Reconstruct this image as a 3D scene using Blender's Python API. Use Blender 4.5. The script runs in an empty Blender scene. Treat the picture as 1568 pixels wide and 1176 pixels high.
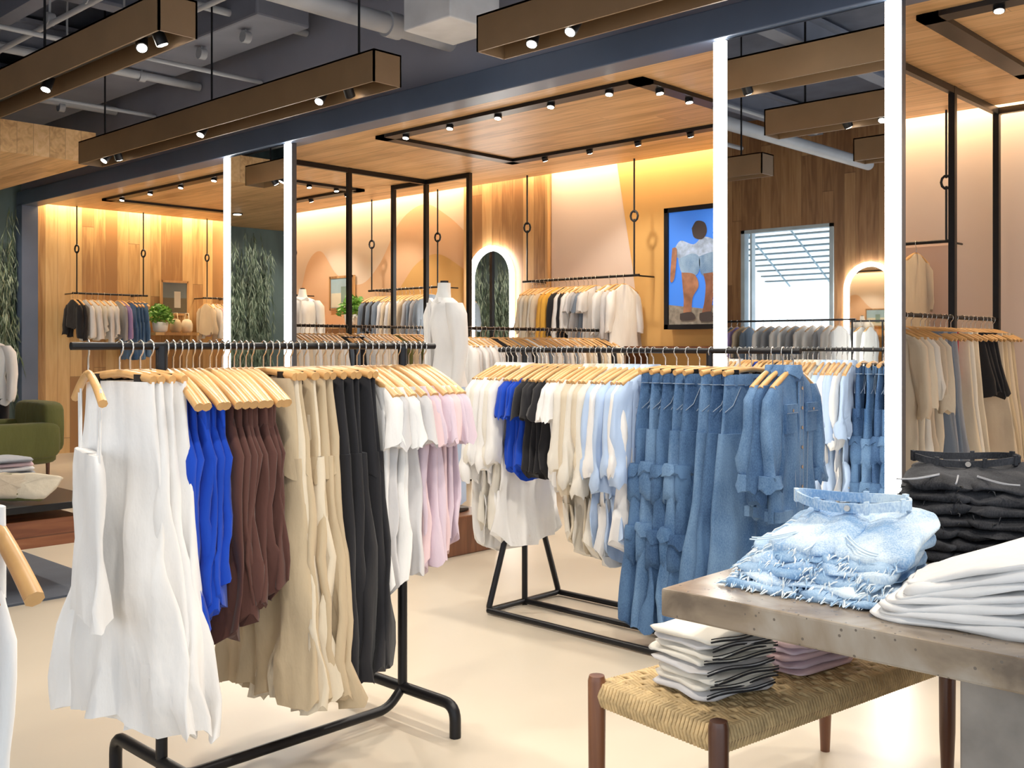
import bpy, math, random
from mathutils import Vector, Matrix, noise
R=random.Random(11)
Z=Vector((0,0,1))
def V(*a): return Vector(a)

# ------------------------------------------------------------------ mesh builder
class MB:
    def __init__(s): s.v=[];s.f=[];s.m=[];s.s=[]
    def add(s,vs,fs,mi=0,sm=False):
        b=len(s.v); s.v+=[tuple(v) for v in vs]
        for f in fs: s.f.append(tuple(i+b for i in f)); s.m.append(mi); s.s.append(sm)
    def box(s,x0,y0,z0,x1,y1,z1,mi=0):
        x0,x1=min(x0,x1),max(x0,x1);y0,y1=min(y0,y1),max(y0,y1);z0,z1=min(z0,z1),max(z0,z1)
        s.add([(x0,y0,z0),(x1,y0,z0),(x1,y1,z0),(x0,y1,z0),(x0,y0,z1),(x1,y0,z1),(x1,y1,z1),(x0,y1,z1)],
              [(0,3,2,1),(4,5,6,7),(0,1,5,4),(1,2,6,5),(2,3,7,6),(3,0,4,7)],mi)
    def obox(s,c,a,n,u,ha,hn,hu,mi=0):
        vs=[]
        for k in (-1,1):
            for (i,j) in ((-1,-1),(1,-1),(1,1),(-1,1)):
                vs.append(c+a*ha*i+n*hn*j+u*hu*k)
        s.add(vs,[(0,3,2,1),(4,5,6,7),(0,1,5,4),(1,2,6,5),(2,3,7,6),(3,0,4,7)],mi)
    def tube(s,pts,r,n=8,mi=0,closed=False,flat=1.0):
        pts=[Vector(p) for p in pts]; m=len(pts); vs=[]; prev=None
        rs=r if isinstance(r,(list,tuple)) else [r]*m
        for i,p in enumerate(pts):
            if closed: d=pts[(i+1)%m]-pts[i-1]
            else: d=pts[min(i+1,m-1)]-pts[max(i-1,0)]
            d.normalize()
            if prev is None:
                up=Vector((0,0,1)) if abs(d.z)<.9 else Vector((1,0,0))
                x=d.cross(up).normalized()
            else:
                x=(prev-d*prev.dot(d)).normalized()
            prev=x; y=d.cross(x)
            for j in range(n):
                t=2*math.pi*j/n
                vs.append(p+x*math.cos(t)*rs[i]*flat+y*math.sin(t)*rs[i])
        fs=[]
        L=m if closed else m-1
        for i in range(L):
            for j in range(n):
                a=i*n+j;b=i*n+(j+1)%n;c=((i+1)%m)*n+(j+1)%n;d=((i+1)%m)*n+j
                fs.append((a,b,c,d))
        s.add(vs,fs,mi,True)
        if not closed:
            s.add(vs[:n],[tuple(range(n-1,-1,-1))],mi); s.add(vs[-n:],[tuple(range(n))],mi)
    def cyl(s,p0,p1,r,mi=0,n=12,r1=None): s.tube([p0,p1],[r,r if r1 is None else r1],n,mi)
    def lathe(s,c,prof,mi=0,n=20,sx=1,sy=1):
        vs=[];fs=[]
        for (r,z) in prof:
            for j in range(n):
                t=2*math.pi*j/n; vs.append((c[0]+r*sx*math.cos(t),c[1]+r*sy*math.sin(t),c[2]+z))
        for i in range(len(prof)-1):
            for j in range(n): fs.append((i*n+j,i*n+(j+1)%n,(i+1)*n+(j+1)%n,(i+1)*n+j))
        s.add(vs,fs,mi,True)
        s.add(vs[:n],[tuple(range(n-1,-1,-1))],mi); s.add(vs[-n:],[tuple(range(n))],mi)
    def obj(s,name,mats,bevel=0):
        me=bpy.data.meshes.new(name); me.from_pydata(s.v,[],s.f)
        for m in mats: me.materials.append(m)
        me.polygons.foreach_set('material_index',s.m); me.polygons.foreach_set('use_smooth',s.s)
        me.update(); o=bpy.data.objects.new(name,me); bpy.context.scene.collection.objects.link(o)
        if bevel:
            b=o.modifiers.new('bev','BEVEL'); b.width=bevel; b.segments=2; b.limit_method='ANGLE'
        return o
def arcpath(pts,r,seg=5):
    pts=[Vector(p) for p in pts]; out=[pts[0]]
    for i in range(1,len(pts)-1):
        p=pts[i];a=(pts[i-1]-p);b=(pts[i+1]-p);rr=min(r,a.length*.49,b.length*.49)
        a=p+a.normalized()*rr;b=p+b.normalized()*rr
        for k in range(seg+1):
            t=k/seg; out.append(a*(1-t)**2+p*2*t*(1-t)+b*t*t)
    out.append(pts[-1]); return out

# ------------------------------------------------------------------ materials
def nodes(name):
    m=bpy.data.materials.new(name); m.use_nodes=True; nt=m.node_tree
    return m,nt,nt.nodes['Principled BSDF']
def N(nt,t,**k):
    n=nt.nodes.new(t)
    for a,b in k.items(): setattr(n,a,b)
    return n
def c4(c,f=1): return (min(c[0]*f,1),min(c[1]*f,1),min(c[2]*f,1),1)
def pmat(name,col,rough=.6,metal=0,var=.12,scale=4,bump=0,bscale=60,sheen=0,spec=.5,stretch=(1,1,1)):
    m,nt,b=nodes(name)
    tc=N(nt,'ShaderNodeTexCoord'); mp=N(nt,'ShaderNodeMapping'); mp.inputs['Scale'].default_value=stretch
    nt.links.new(tc.outputs['Object'],mp.inputs[0])
    no=N(nt,'ShaderNodeTexNoise'); no.inputs['Scale'].default_value=scale; no.inputs['Detail'].default_value=5
    nt.links.new(mp.outputs[0],no.inputs['Vector'])
    cr=N(nt,'ShaderNodeValToRGB'); cr.color_ramp.elements[0].position=.3; cr.color_ramp.elements[1].position=.7
    cr.color_ramp.elements[0].color=c4(col,1-var); cr.color_ramp.elements[1].color=c4(col,1+var)
    nt.links.new(no.outputs[0],cr.inputs[0]); nt.links.new(cr.outputs[0],b.inputs['Base Color'])
    b.inputs['Roughness'].default_value=rough; b.inputs['Metallic'].default_value=metal
    b.inputs['Specular IOR Level'].default_value=spec
    if sheen: b.inputs['Sheen Weight'].default_value=sheen
    if bump:
        n2=N(nt,'ShaderNodeTexNoise'); n2.inputs['Scale'].default_value=bscale; n2.inputs['Detail'].default_value=4
        bp=N(nt,'ShaderNodeBump'); bp.inputs['Strength'].default_value=bump; bp.inputs['Distance'].default_value=.01
        nt.links.new(mp.outputs[0],n2.inputs['Vector']); nt.links.new(n2.outputs[0],bp.inputs['Height']); nt.links.new(bp.outputs[0],b.inputs['Normal'])
    return m
def fabric(name,col,var=.08): return pmat(name,col,.9,0,var,6,.6,18,.1,.2,(1,1,.4))
def emis(name,col,st):
    m,nt,b=nodes(name); b.inputs['Base Color'].default_value=c4(col)
    b.inputs['Emission Color'].default_value=c4(col); b.inputs['Emission Strength'].default_value=st; return m
def wood(name,dark,mid,light,grain='x',perp='y',width=.14,length=2.2,rough=.45,gap=.03,contrast=.5):
    m,nt,b=nodes(name); L=nt.links.new
    tc=N(nt,'ShaderNodeTexCoord'); sp=N(nt,'ShaderNodeSeparateXYZ'); L(tc.outputs['Object'],sp.inputs[0])
    ix={'x':0,'y':1,'z':2}
    def M(op,a,bv=None):
        n=N(nt,'ShaderNodeMath',operation=op)
        for i,q in enumerate((a,bv)):
            if q is None: continue
            if isinstance(q,(int,float)): n.inputs[i].default_value=q
            else: L(q,n.inputs[i])
        return n.outputs[0]
    p=M('DIVIDE',sp.outputs[ix[perp]],width); fl=M('FLOOR',p); fr=M('FRACT',p)
    w1=N(nt,'ShaderNodeTexWhiteNoise',noise_dimensions='1D'); L(fl,w1.inputs['W'])
    g=M('ADD',M('DIVIDE',sp.outputs[ix[grain]],length),M('MULTIPLY',w1.outputs[0],7.3)); gf=M('FLOOR',g); gr=M('FRACT',g)
    w2=N(nt,'ShaderNodeTexWhiteNoise',noise_dimensions='1D'); L(M('ADD',M('MULTIPLY',fl,17.13),gf),w2.inputs['W'])
    mp=N(nt,'ShaderNodeMapping'); sc=[14,14,14]; sc[ix[grain]]=1.3; mp.inputs['Scale'].default_value=sc
    L(tc.outputs['Object'],mp.inputs[0])
    va=N(nt,'ShaderNodeVectorMath',operation='ADD'); L(mp.outputs[0],va.inputs[0])
    cb=N(nt,'ShaderNodeCombineXYZ'); k=M('MULTIPLY',w2.outputs[0],31.0); L(k,cb.inputs[0]);L(k,cb.inputs[1]);L(k,cb.inputs[2]); L(cb.outputs[0],va.inputs[1])
    no=N(nt,'ShaderNodeTexNoise'); no.inputs['Scale'].default_value=1.0; no.inputs['Detail'].default_value=6; no.inputs['Distortion'].default_value=1.2
    L(va.outputs[0],no.inputs['Vector'])
    f=M('ADD',M('MULTIPLY',no.outputs[0],1-contrast*.5),M('MULTIPLY',M('SUBTRACT',w2.outputs[0],.25),contrast*.6))
    cr=N(nt,'ShaderNodeValToRGB'); e=cr.color_ramp.elements; e[0].position=.28;e[0].color=c4(dark);e[1].position=.72;e[1].color=c4(light)
    x=e.new(.48); x.color=c4(mid); L(f,cr.inputs[0])
    gl=M('MAXIMUM',M('LESS_THAN',fr,gap),M('LESS_THAN',gr,gap*.06))
    mx=N(nt,'ShaderNodeMixRGB'); mx.inputs[2].default_value=c4(dark,.35); L(M('MULTIPLY',gl,.6),mx.inputs[0]); L(cr.outputs[0],mx.inputs[1])
    L(mx.outputs[0],b.inputs['Base Color']); b.inputs['Roughness'].default_value=rough
    return m
def denim(name,base,fade,lo=.42,hi=.72,sc=9,bs=.7):
    m,nt,b=nodes(name); L=nt.links.new
    tc=N(nt,'ShaderNodeTexCoord')
    n1=N(nt,'ShaderNodeTexNoise'); n1.inputs['Scale'].default_value=sc; n1.inputs['Detail'].default_value=6
    n2=N(nt,'ShaderNodeTexNoise'); n2.inputs['Scale'].default_value=260
    mp=N(nt,'ShaderNodeMapping'); mp.inputs['Scale'].default_value=(1,1,.5); L(tc.outputs['Object'],mp.inputs[0])
    L(mp.outputs[0],n1.inputs['Vector']); L(mp.outputs[0],n2.inputs['Vector'])
    ad=N(nt,'ShaderNodeMath',operation='MULTIPLY_ADD'); ad.inputs[1].default_value=.35; L(n2.outputs[0],ad.inputs[0])
    ad2=N(nt,'ShaderNodeMath',operation='MULTIPLY'); ad2.inputs[1].default_value=.75; L(n1.outputs[0],ad2.inputs[0]); L(ad2.outputs[0],ad.inputs[2])
    cr=N(nt,'ShaderNodeValToRGB'); e=cr.color_ramp.elements; e[0].position=lo;e[0].color=c4(base);e[1].position=hi;e[1].color=c4(fade)
    L(ad.outputs[0],cr.inputs[0]); L(cr.outputs[0],b.inputs['Base Color']); b.inputs['Roughness'].default_value=.85
    b.inputs['Specular IOR Level'].default_value=.2
    bp=N(nt,'ShaderNodeBump'); bp.inputs['Strength'].default_value=bs; bp.inputs['Distance'].default_value=.012; L(n1.outputs[0],bp.inputs['Height']); L(bp.outputs[0],b.inputs['Normal'])
    return m

M_woodceil=wood('oak_ceiling',(.48,.26,.10),(.70,.41,.175),(.82,.52,.26),'x','y',.15,2.4,.45,.03,.4)
M_woodback=wood('oak_wall_back',(.26,.12,.042),(.45,.235,.09),(.60,.355,.15),'z','x',.16,5,.45,.03,.7)
M_woodleft=wood('oak_wall_left',(.32,.16,.055),(.53,.315,.12),(.66,.44,.20),'z','y',.16,5,.45,.03,.8)
M_floor=pmat('polished_concrete',(.50,.435,.345),.35,0,.05,1.2,.04,8,0,.5)
M_dark=pmat('dark_ceiling_paint',(.09,.10,.14),.8,0,.2,3)
M_steelgrey=pmat('grey_paint',(.18,.19,.24),.6,0,.1,3)
M_fascia=pmat('fascia_paint',(.28,.295,.375),.7,0,.06,2)
M_beam=pmat('beam_blue_steel',(.09,.125,.20),.4,.2,.1,2)
M_pipe=pmat('pipe_paint',(.38,.39,.42),.5,0,.1,3)
M_white=pmat('white_paint',(.8,.8,.78),.6,0,.03,3)
M_bronze=pmat('bronze_fixture',(.18,.105,.05),.5,.1,.1,3)
M_black=pmat('black_metal',(.012,.012,.014),.4,.6,.1,8)
M_chrome=pmat('hook_metal',(.55,.53,.5),.25,1,.05,8)
M_frame=pmat('mirror_frame_metal',(.10,.11,.13),.4,.6,.05,8)
M_led=emis('led_white',(1,.95,.86),18)
M_ledw=emis('led_warm',(1,.80,.5),7)
M_lamp=emis('lamp_disc',(1,.93,.8),30)
M_hang=pmat('hanger_wood',(.60,.33,.12),.38,0,.15,12,0,50,0,.5)
M_mirror,_nt,_b=nodes('mirror_glass'); _b.inputs['Base Color'].default_value=(.86,.88,.88,1); _b.inputs['Metallic'].default_value=1; _b.inputs['Roughness'].default_value=.01
M_walnut=wood('walnut',(.06,.02,.01),(.13,.045,.02),(.22,.09,.04),'z','x',3,9,.3,0)
M_cord=pmat('paper_cord',(.52,.37,.18),.8,0,.25,40,.3,120)
M_leaf=pmat('leaf_green',(.10,.28,.03),.5,0,.4,9)
M_leafd=pmat('leaf_dark',(.07,.11,.06),.5,0,.5,6)
M_leafl=pmat('leaf_grey',(.26,.32,.22),.5,0,.5,3)
F={k:fabric('fabric_'+k,c) for k,c in dict(white=(.80,.79,.78),offw=(.74,.70,.62),cream=(.66,.57,.43),tan=(.50,.39,.25),blue=(.006,.05,.46),
   brown=(.085,.035,.028),black=(.014,.014,.017),lilac=(.60,.48,.56),grey=(.31,.32,.35),ltgrey=(.58,.57,.58),sky=(.44,.58,.82),
   yellow=(.70,.36,.05),olive=(.10,.10,.03),pink=(.68,.49,.51),slate=(.15,.19,.25),purple=(.36,.26,.55),red=(.45,.03,.05),beige=(.58,.47,.34)).items()}
D1=denim('denim_mid',(.038,.10,.235),(.15,.27,.46),.40,.68,6,.3); D2=denim('denim_dark',(.020,.055,.145),(.085,.175,.34),.4,.68,6,.3)
D3=denim('denim_light',(.19,.35,.60),(.66,.78,.87),.42,.66,9,.45); D3b=denim('denim_light_blue',(.14,.28,.50),(.42,.58,.76),.42,.68,9,.45)
D4=denim('denim_black',(.008,.009,.012),(.045,.047,.055))
M_stitch=pmat('stitching',(.20,.27,.38),.7,0,.1,9)
M_stitchl=pmat('stitching_light',(.55,.68,.80),.7,0,.1,9)
M_fray=pmat('frayed_thread',(.72,.81,.88),.9,0,.15,20)
M_frayb=pmat('frayed_blue',(.30,.48,.70),.9,0,.2,20)

# ------------------------------------------------------------------ room shell
CE=3.2
b=MB(); b.box(-15,-3.2,-.1,3.2,8.6,0); b.obj('floor',[M_floor])
b=MB(); b.box(-9.5,-1.2,0,-5.75,2.75,.012); b.obj('floor_rug',[pmat('rug_slate',(.075,.09,.12),.8,0,.15,3,.2,80)])
b=MB(); b.box(-13.25,5.3,CE,3.2,8.05,CE+.12); b.obj('ceiling_oak',[M_woodceil])
b=MB(); b.box(-13.8,5.3,CE+.5,3.2,8.6,CE+.56); b.obj('ceiling_cove_lid',[M_white])
b=MB(); b.box(-13.8,-3.2,4.7,3.2,5.5,4.8); b.obj('ceiling_dark_deck',[M_dark])
b=MB(); b.box(-13.8,5.22,CE+.16,3.2,5.3,4.75); b.obj('wall_fascia',[M_fascia])
b=MB(); b.box(-13.6,5.12,CE-.02,3.2,5.32,CE+.16); b.obj('trim_steel_beam',[M_beam],.008)
b=MB(); b.box(-13.8,8.3,0,3.2,8.5,3.75); b.obj('wall_back',[pmat('wall_peach',(.66,.49,.36),.8,0,.03,2)])
b=MB(); b.box(-13.7,5.3,0,-13.5,8.3,3.75); b.obj('wall_left',[M_woodleft])
b=MB(); b.box(-13.9,-3,0,-13.7,5.3,4.7); b.obj('wall_left_garden',[pmat('garden_wall',(.10,.14,.13),.7,0,.6,1.5,0,60,0,.5,(1,1,.3))])
b=MB(); b.box(-13.6,5.12,0,-13.42,5.32,3.2); b.obj('trim_corner_post',[M_beam])
b=MB(); b.box(-13.68,0,3.2,-9.95,4.5,3.5); b.obj('ceiling_oak_soffit',[M_woodceil])
M_wf=wood('oak_wall_front',(.22,.10,.04),(.36,.18,.075),(.48,.27,.12),'z','x',.16,5,.5)
b=MB(); b.box(-13.8,-3.2,0,-8.0,-3,4.7); b.box(-8.0,-3.2,3.1,-6.55,-3,4.7); b.box(-8.0,-3.2,0,-6.55,-3,.9); b.box(-6.55,-3.2,0,-4.8,-3,4.7); b.box(-4.8,-3.2,3.4,3.2,-3,4.7)
b.obj('wall_front',[M_wf])
# window with its slatted sun awning outside (one unit)
b=MB()
for x in (-8.0,-6.61): b.box(x,-3.1,.9,x+.06,-2.98,3.1)
b.box(-8,-3.1,.9,-6.55,-2.98,.95);b.box(-8,-3.1,3.05,-6.55,-2.98,3.1); b.box(-7.86,-3.1,.9,-7.83,-3.0,3.1)
for i in range(9):
    z=3.02-i*.075; y=-3.28-i*.12; b.box(-8.3,y-.05,z-.012,-6.2,y+.05,z+.012,1)
for x in (-7.95,-7.25,-6.65): b.tube([(x,-3.05,3.08),(x,-4.35,2.34)],.015,6,1)
b.obj('window_1',[pmat('window_frame_paint',(.45,.55,.62),.5),pmat('awning_blue',(.30,.45,.55),.5)])
b=MB()
for i in range(7): b.box(-4.8+i*1.3,-3.12,0,-4.74+i*1.3,-3.04,3.4)
b.box(-4.8,-3.12,3.34,3.1,-3.04,3.4); b.box(-4.8,-3.12,0,3.1,-3.04,.1); b.obj('added_shopfront_2',[M_black])  # unseen shopfront with unglazed bays, added to let sky light in
b=MB(); b.box(3.1,-3.2,3.4,3.25,5.3,4.7); b.box(3.1,5.3,0,3.25,8.5,3.75); b.obj('wall_right',[M_fascia])
b=MB()
for i in range(7): b.box(3.1,-3+i*1.36,0,3.17,-2.94+i*1.36,3.4)
b.box(3.1,-3,3.34,3.17,5.3,3.4); b.obj('added_shopfront_3',[M_black])  # open right side out of view, added so daylight reaches the clothes
b=MB(); b.box(-13.3,8.24,CE+.22,3,8.29,CE+.25); b.box(-13.49,5.4,CE+.22,-13.44,8.2,CE+.25); b.obj('cove_led_strip',[M_ledw])

b=MB(); b.box(-8.62,8.24,0,-7.32,8.3,3.72); b.obj('wall_back_oak_panel',[M_woodback])
def flat(mb,pts,y,mi): mb.add([(x,y,z) for x,z in pts],[tuple(range(len(pts)))],mi)
m1=pmat('mural_pink',(.70,.55,.46),.8,0,.02,2); m2=pmat('mural_ochre',(.62,.34,.10),.8,0,.03,2); m3=pmat('mural_orange',(.68,.40,.22),.8,0,.03,2); m4=pmat('mural_peach',(.72,.56,.42),.8,0,.02,2)
m5=pmat('mural_rose',(.60,.42,.34),.8,0,.02,2)
b=MB()
b.box(-7.30,8.285,0,-5.9,8.298,3.72,0)
flat(b,[(-6.50,3.72),(-4.7,3.72),(-4.7,0),(-5.9,0),(-6.22,2.2)],8.280,1)
b.box(-13.4,8.285,0,-8.64,8.298,3.72,3)
def smooth(pts,n=8):
    o=[]
    for i in range(len(pts)-1):
        p0=pts[max(i-1,0)];p1=pts[i];p2=pts[i+1];p3=pts[min(i+2,len(pts)-1)]
        for k in range(n):
            t=k/n
            o.append(tuple(.5*((2*p1[c])+(-p0[c]+p2[c])*t+(2*p0[c]-5*p1[c]+4*p2[c]-p3[c])*t*t+(-p0[c]+3*p1[c]-3*p2[c]+p3[c])*t**3) for c in (0,1)))
    return o+[pts[-1]]
flat(b,[(-12.2,0)]+smooth([(-12.2,1.75),(-11.95,2.1),(-11.75,2.55),(-11.45,2.68),(-11.1,2.35),(-10.6,2.2),(-10.2,2.45),(-9.8,2.95),(-9.35,3.12),(-8.95,2.95),(-8.66,2.75)])+[(-8.66,0)],8.280,2)
flat(b,[(-10.9,0)]+smooth([(-10.9,1.9),(-10.4,1.85),(-9.9,2.05),(-9.5,2.4),(-9.1,2.5),(-8.66,2.3)])+[(-8.66,0)],8.276,1)
b.box(-4.7,8.285,0,3,8.298,3.72,0)
b.box(-4.7,8.27,0,-3.1,8.284,2.2,4)
b.obj('wall_mural',[m1,m2,m3,m4,m5])
b=MB(); b.box(-12.5,8.2,0,-9,8.3,.1); b.box(-7.3,8.25,0,3,8.28,.1); b.obj('baseboard_back',[M_black])

# ------------------------------------------------------------------ exposed ceiling services
b=MB()
for x in (-12.5,-10.6,-8.7,-6.8,-4.9,-3.0,-1.1):
    b.box(x-.09,-3,4.62,x+.09,5.22,4.66); b.box(x-.012,-3,4.36,x+.012,5.22,4.64); b.box(x-.09,-3,4.34,x+.09,5.22,4.37)
for y in (1.0,3.4): b.box(-13.6,y-.07,4.2,3,y+.07,4.34)
b.obj('steel_roof_joists',[M_steelgrey])
b=MB()
b.cyl((-5.6,-2,3.66),(-5.6,5.22,3.66),.07,0,16); b.cyl((-5.6,4.6,3.66),(-5.6,4.72,3.66),.09,0,16)
b.cyl((-13,2.0,4.0),(2,2.0,4.0),.035,0); b.cyl((-13,3.9,4.1),(2,3.9,4.1),.03,0); b.cyl((-13,3.3,3.9),(-4,3.3,3.9),.022,0)
b.cyl((-13,2.45,3.75),(-5.9,2.45,3.75),.03,0); b.cyl((-13,3.6,3.7),(-6,3.6,3.7),.018,0)
b.cyl((-9.2,-2,3.95),(-9.2,5.2,3.95),.04,0); b.cyl((-7.4,-2,4.1),(-7.4,5.2,4.1),.03,0); b.cyl((-11,-2,4.0),(-11,5.2,4.0),.05,0)
b.cyl((-6.3,-2,4.15),(-6.3,5.2,4.15),.022,0); b.cyl((-8.1,-2,3.8),(-8.1,5.2,3.8),.02,0); b.cyl((-10.1,-2,3.8),(-10.1,5.2,3.8),.02,0)
for x in (-9.2,-7.4,-6.3,-11,-8.1):
    for y in (2.0,3.3,3.9,4.6):
        b.cyl((x,y,3.9),(x,y,4.6),.01,0,6); b.cyl((x,y-.03,3.94),(x,y+.03,3.94),.05,0,10)
b.obj('ceiling_pipes',[M_pipe])
b=MB(); b.box(-5.2,4.42,3.48,-4.75,4.87,3.8); b.box(-5.1,4.5,3.8,-4.85,4.75,4.7); b.obj('air_diffuser_box',[pmat('diffuser_grey',(.60,.61,.64),.6)],.01)
b=MB(); b.box(-13,4.45,4.0,-7,4.95,4.4); b.obj('ventilation_duct',[M_steelgrey],.02)

def spot(x,y,z,tx,ty,tz,e,ang=85,col=(1,.90,.76)):
    l=bpy.data.lights.new('spot','SPOT'); l.energy=e; l.color=col; l.spot_size=math.radians(ang); l.spot_blend=.6; l.shadow_soft_size=.06
    o=bpy.data.objects.new('spot_lamp',l); o.location=(x,y,z); o.rotation_euler=(Vector((tx,ty,tz))-Vector((x,y,z))).to_track_quat('-Z','Y').to_euler()
    bpy.context.scene.collection.objects.link(o); return o
def head(mb,x,y,z,tx,ty,tz,e,mi_b=1,mi_l=2,r=.035,l0=.04,l1=.06,stem=.08):
    p=Vector((x,y,z)); d=(Vector((tx,ty,tz))-p).normalized()
    mb.cyl(p+V(0,0,stem),p,.012,mi_b,6); mb.cyl(p-d*l0,p+d*l1,r,mi_b,14); mb.cyl(p+d*(l1+.0005),p+d*(l1+.003),r*.8,mi_l,14)
    if e: spot(*(p+d*(l1+.03)),tx,ty,tz,e)
def fixture(x0,x1,y,z=3.1,heads=()):
    b=MB(); w=.115;h=.21;t=.012
    b.box(x0,y-w,z,x1,y-w+t,z+h); b.box(x0,y+w-t,z,x1,y+w,z+h); b.box(x0,y-w,z+h-t,x1,y+w,z+h)
    b.box(x0,y-w,z,x0+t,y+w,z+h); b.box(x1-t,y-w,z,x1,y+w,z+h); b.box(x0+t,y-.03,z+.07,x1-t,y+.03,z+.11,1)
    b.box(x0+t,y-w+t,z+.15,x1-t,y+w-t,z+.16,0)
    n=max(2,int((x1-x0)/1.6))
    for i in range(n+1):
        xx=x0+.3+(x1-x0-.6)*i/n; b.cyl((xx,y,z+h),(xx,y,4.65),.009,1,6)
    for (xx,tx,ty,tz,e) in heads: head(b,xx,y,z+.045,tx,ty,tz,e)
    b.obj('linear_pendant_fixture',[M_bronze,M_black,M_lamp])
SE=105
fixture(-9.55,-5.18,4.27,3.1,[(-9.2,-9,2,0,SE),(-9.0,-9.5,5.2,1,0),(-7.5,-7,2.5,0,SE),(-5.9,-5,2.2,0,SE),(-5.6,-6.5,6,1,SE)])
fixture(-4.24,.6,4.27,3.1,[(-3.9,-3.4,3.0,.5,SE),(-3.6,-3.6,2.0,0,0),(-2.2,-2.5,2.6,.5,SE),(-.6,-1.0,2.8,.8,SE)])
fixture(-10.2,-5.18,2.8,3.1,[(-9.0,-9,1,0,SE),(-8.8,-9,3,0,0),(-6.9,-6.4,1.8,.4,SE),(-5.6,-3.8,2.0,.8,SE),(-5.4,-5,4,0,SE)])
fixture(-4.24,.6,2.8,3.1,[(-3.6,-3.1,1.2,.8,SE),(-3.3,-3.2,3.9,.8,SE),(-1.8,-2.4,3.9,.9,SE),(-.8,-1.2,2.4,.8,SE)])
fixture(-10.2,-5.18,1.2,3.1,[(-9.0,-9,0,0,SE),(-7.8,-7.6,-2.8,1.6,SE),(-6.2,-6,.2,0,SE)])
fixture(-4.24,.6,1.2,3.1,[(-3.2,-3.0,1.4,.6,SE),(-1.6,-2.2,1.2,.3,SE),(-.5,-1.0,2.4,.8,SE*.6)])
b=MB()
for y in (1.6,2.8,4.0):
    b.cyl((-12.3,y,3.199),(-12.3,y,3.185),.07,0,18); b.cyl((-12.3,y,3.184),(-12.3,y,3.180),.05,1,18); spot(-12.3,y,3.15,-13.6,y+.5,1.4,75,100)
b.obj('soffit_downlights',[M_black,M_lamp])

def track(x0,x1,y0,y1,n,e):
    b=MB(); z=CE; t=.06
    for (ax,ay,bx,by) in ((x0,y0,x1,y0),(x0,y1,x1,y1),(x0,y0,x0,y1),(x1,y0,x1,y1)):
        b.box(min(ax,bx)-t,min(ay,by)-t,z-.03,max(ax,bx)+t,max(ay,by)+t,z-.001,0)
    hk=dict(l0=.015,l1=.018,stem=.005,r=.03)
    for i in range(n):
        f=(i+.5)/n; xx=x0+(x1-x0)*f
        head(b,xx,y0,z-.04,xx+.2,y0-.7,0,e if i%2==0 else 0,1,2,**hk)
        head(b,xx+.15,y1,z-.04,xx,8.1,1.5,e*.7 if i%2 else 0,1,2,**hk)
    for i in range(4):
        yy=y0+(y1-y0)*(i+.6)/4.4; head(b,x1,yy,z-.04,x1+.5,yy,0,e if i%2 else 0,1,2,**hk)
    b.obj('recessed_track_lighting',[M_black,M_black,M_lamp])
track(-6.85,-4.15,5.62,7.2,5,85)
track(-12.2,-9.4,5.68,7.3,4,85)
track(-2.2,.6,5.62,7.2,4,80)
def area(x,y,z,sx,sy,e,rot=(0,0,0),col=(1,.78,.48)):
    l=bpy.data.lights.new('cove','AREA'); l.shape='RECTANGLE'; l.size=sx; l.size_y=sy; l.energy=e; l.color=col
    o=bpy.data.objects.new('cove_lamp',l); o.location=(x,y,z); o.rotation_euler=rot; bpy.context.scene.collection.objects.link(o)
area(-5.2,8.17,CE+.2,16,.06,190)
area(-13.38,6.8,CE+.2,.06,2.8,60)

# ------------------------------------------------------------------ tall LED mirrors under the beam
def tallmirror(x0,x1,y=5.17):
    b=MB(); b.box(x0,y,0.0,x1,y+.05,CE-.02,0)
    b.box(x0+.05,y-.012,.06,x1-.05,y-.002,CE-.03,1)
    for x in (x0,x1-.08): b.box(x+.004,y-.028,.02,x+.076,y-.003,CE-.03,2)
    b.obj('illuminated_tall_mirror',[M_frame,M_mirror,M_led])
tallmirror(-3.28,-2.175); tallmirror(-8.66,-7.58)

def archmirror(xc,y,z0,zt,w,ny):
    b=MB(); r=w/2; pts=[(xc-r,z0)]
    for i in range(21):
        t=math.pi-math.pi*i/20; pts.append((xc+r*math.cos(t),zt-r+r*math.sin(t)))
    pts.append((xc+r,z0))
    pp=[V(x,y+ny*.05,z) for x,z in pts]
    b.tube(pp,.03,10,1,closed=True)
    b.add([(x,y+ny*.035,z) for x,z in pts],[tuple(range(len(pts)))],0)
    b.add([(x,y+ny*.005,z) for x,z in pts]+[(x,y+ny*.05,z) for x,z in pts],[(i,(i+1)%len(pts),(i+1)%len(pts)+len(pts),i+len(pts)) for i in range(len(pts))],2)
    b.obj('arched_led_mirror',[M_mirror,M_led,M_black])
archmirror(-8.13,8.24,.35,2.5,.66,-1)
archmirror(-6.02,-3.0,.35,2.5,.66,1)

def post(b,x,y,z0=0,z1=CE,t=.022): b.box(x-t,y-t,z0,x+t,y+t,z1,0)
b=MB()
for y in (6.38,7.42): post(b,-8.35,y)
post(b,-7.68,7.42); post(b,-8.9,7.42)
b.box(-8.37,5.34,CE-.05,-8.33,7.44,CE-.002); b.box(-8.9,7.40,CE-.05,-7.68,7.44,CE-.002)
b.tube([(-8.35,5.5,1.6),(-8.35,7.6,1.6)],.014,8,0); post(b,-8.35,5.5,0,1.6,.015)
b.obj('black_display_frame',[M_black])
b=MB()
for y in (6.05,7.27,8.15): post(b,-2.7,y)
b.box(-2.72,5.34,CE-.05,-2.68,8.2,CE-.002); b.box(-2.7,8.13,CE-.05,-1.4,8.17,CE-.002); post(b,-1.6,8.15)
b.tube([(-2.7,5.8,1.6),(-2.7,8.2,1.6)],.014,8,0)
b.obj('black_display_frame',[M_black])
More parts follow.
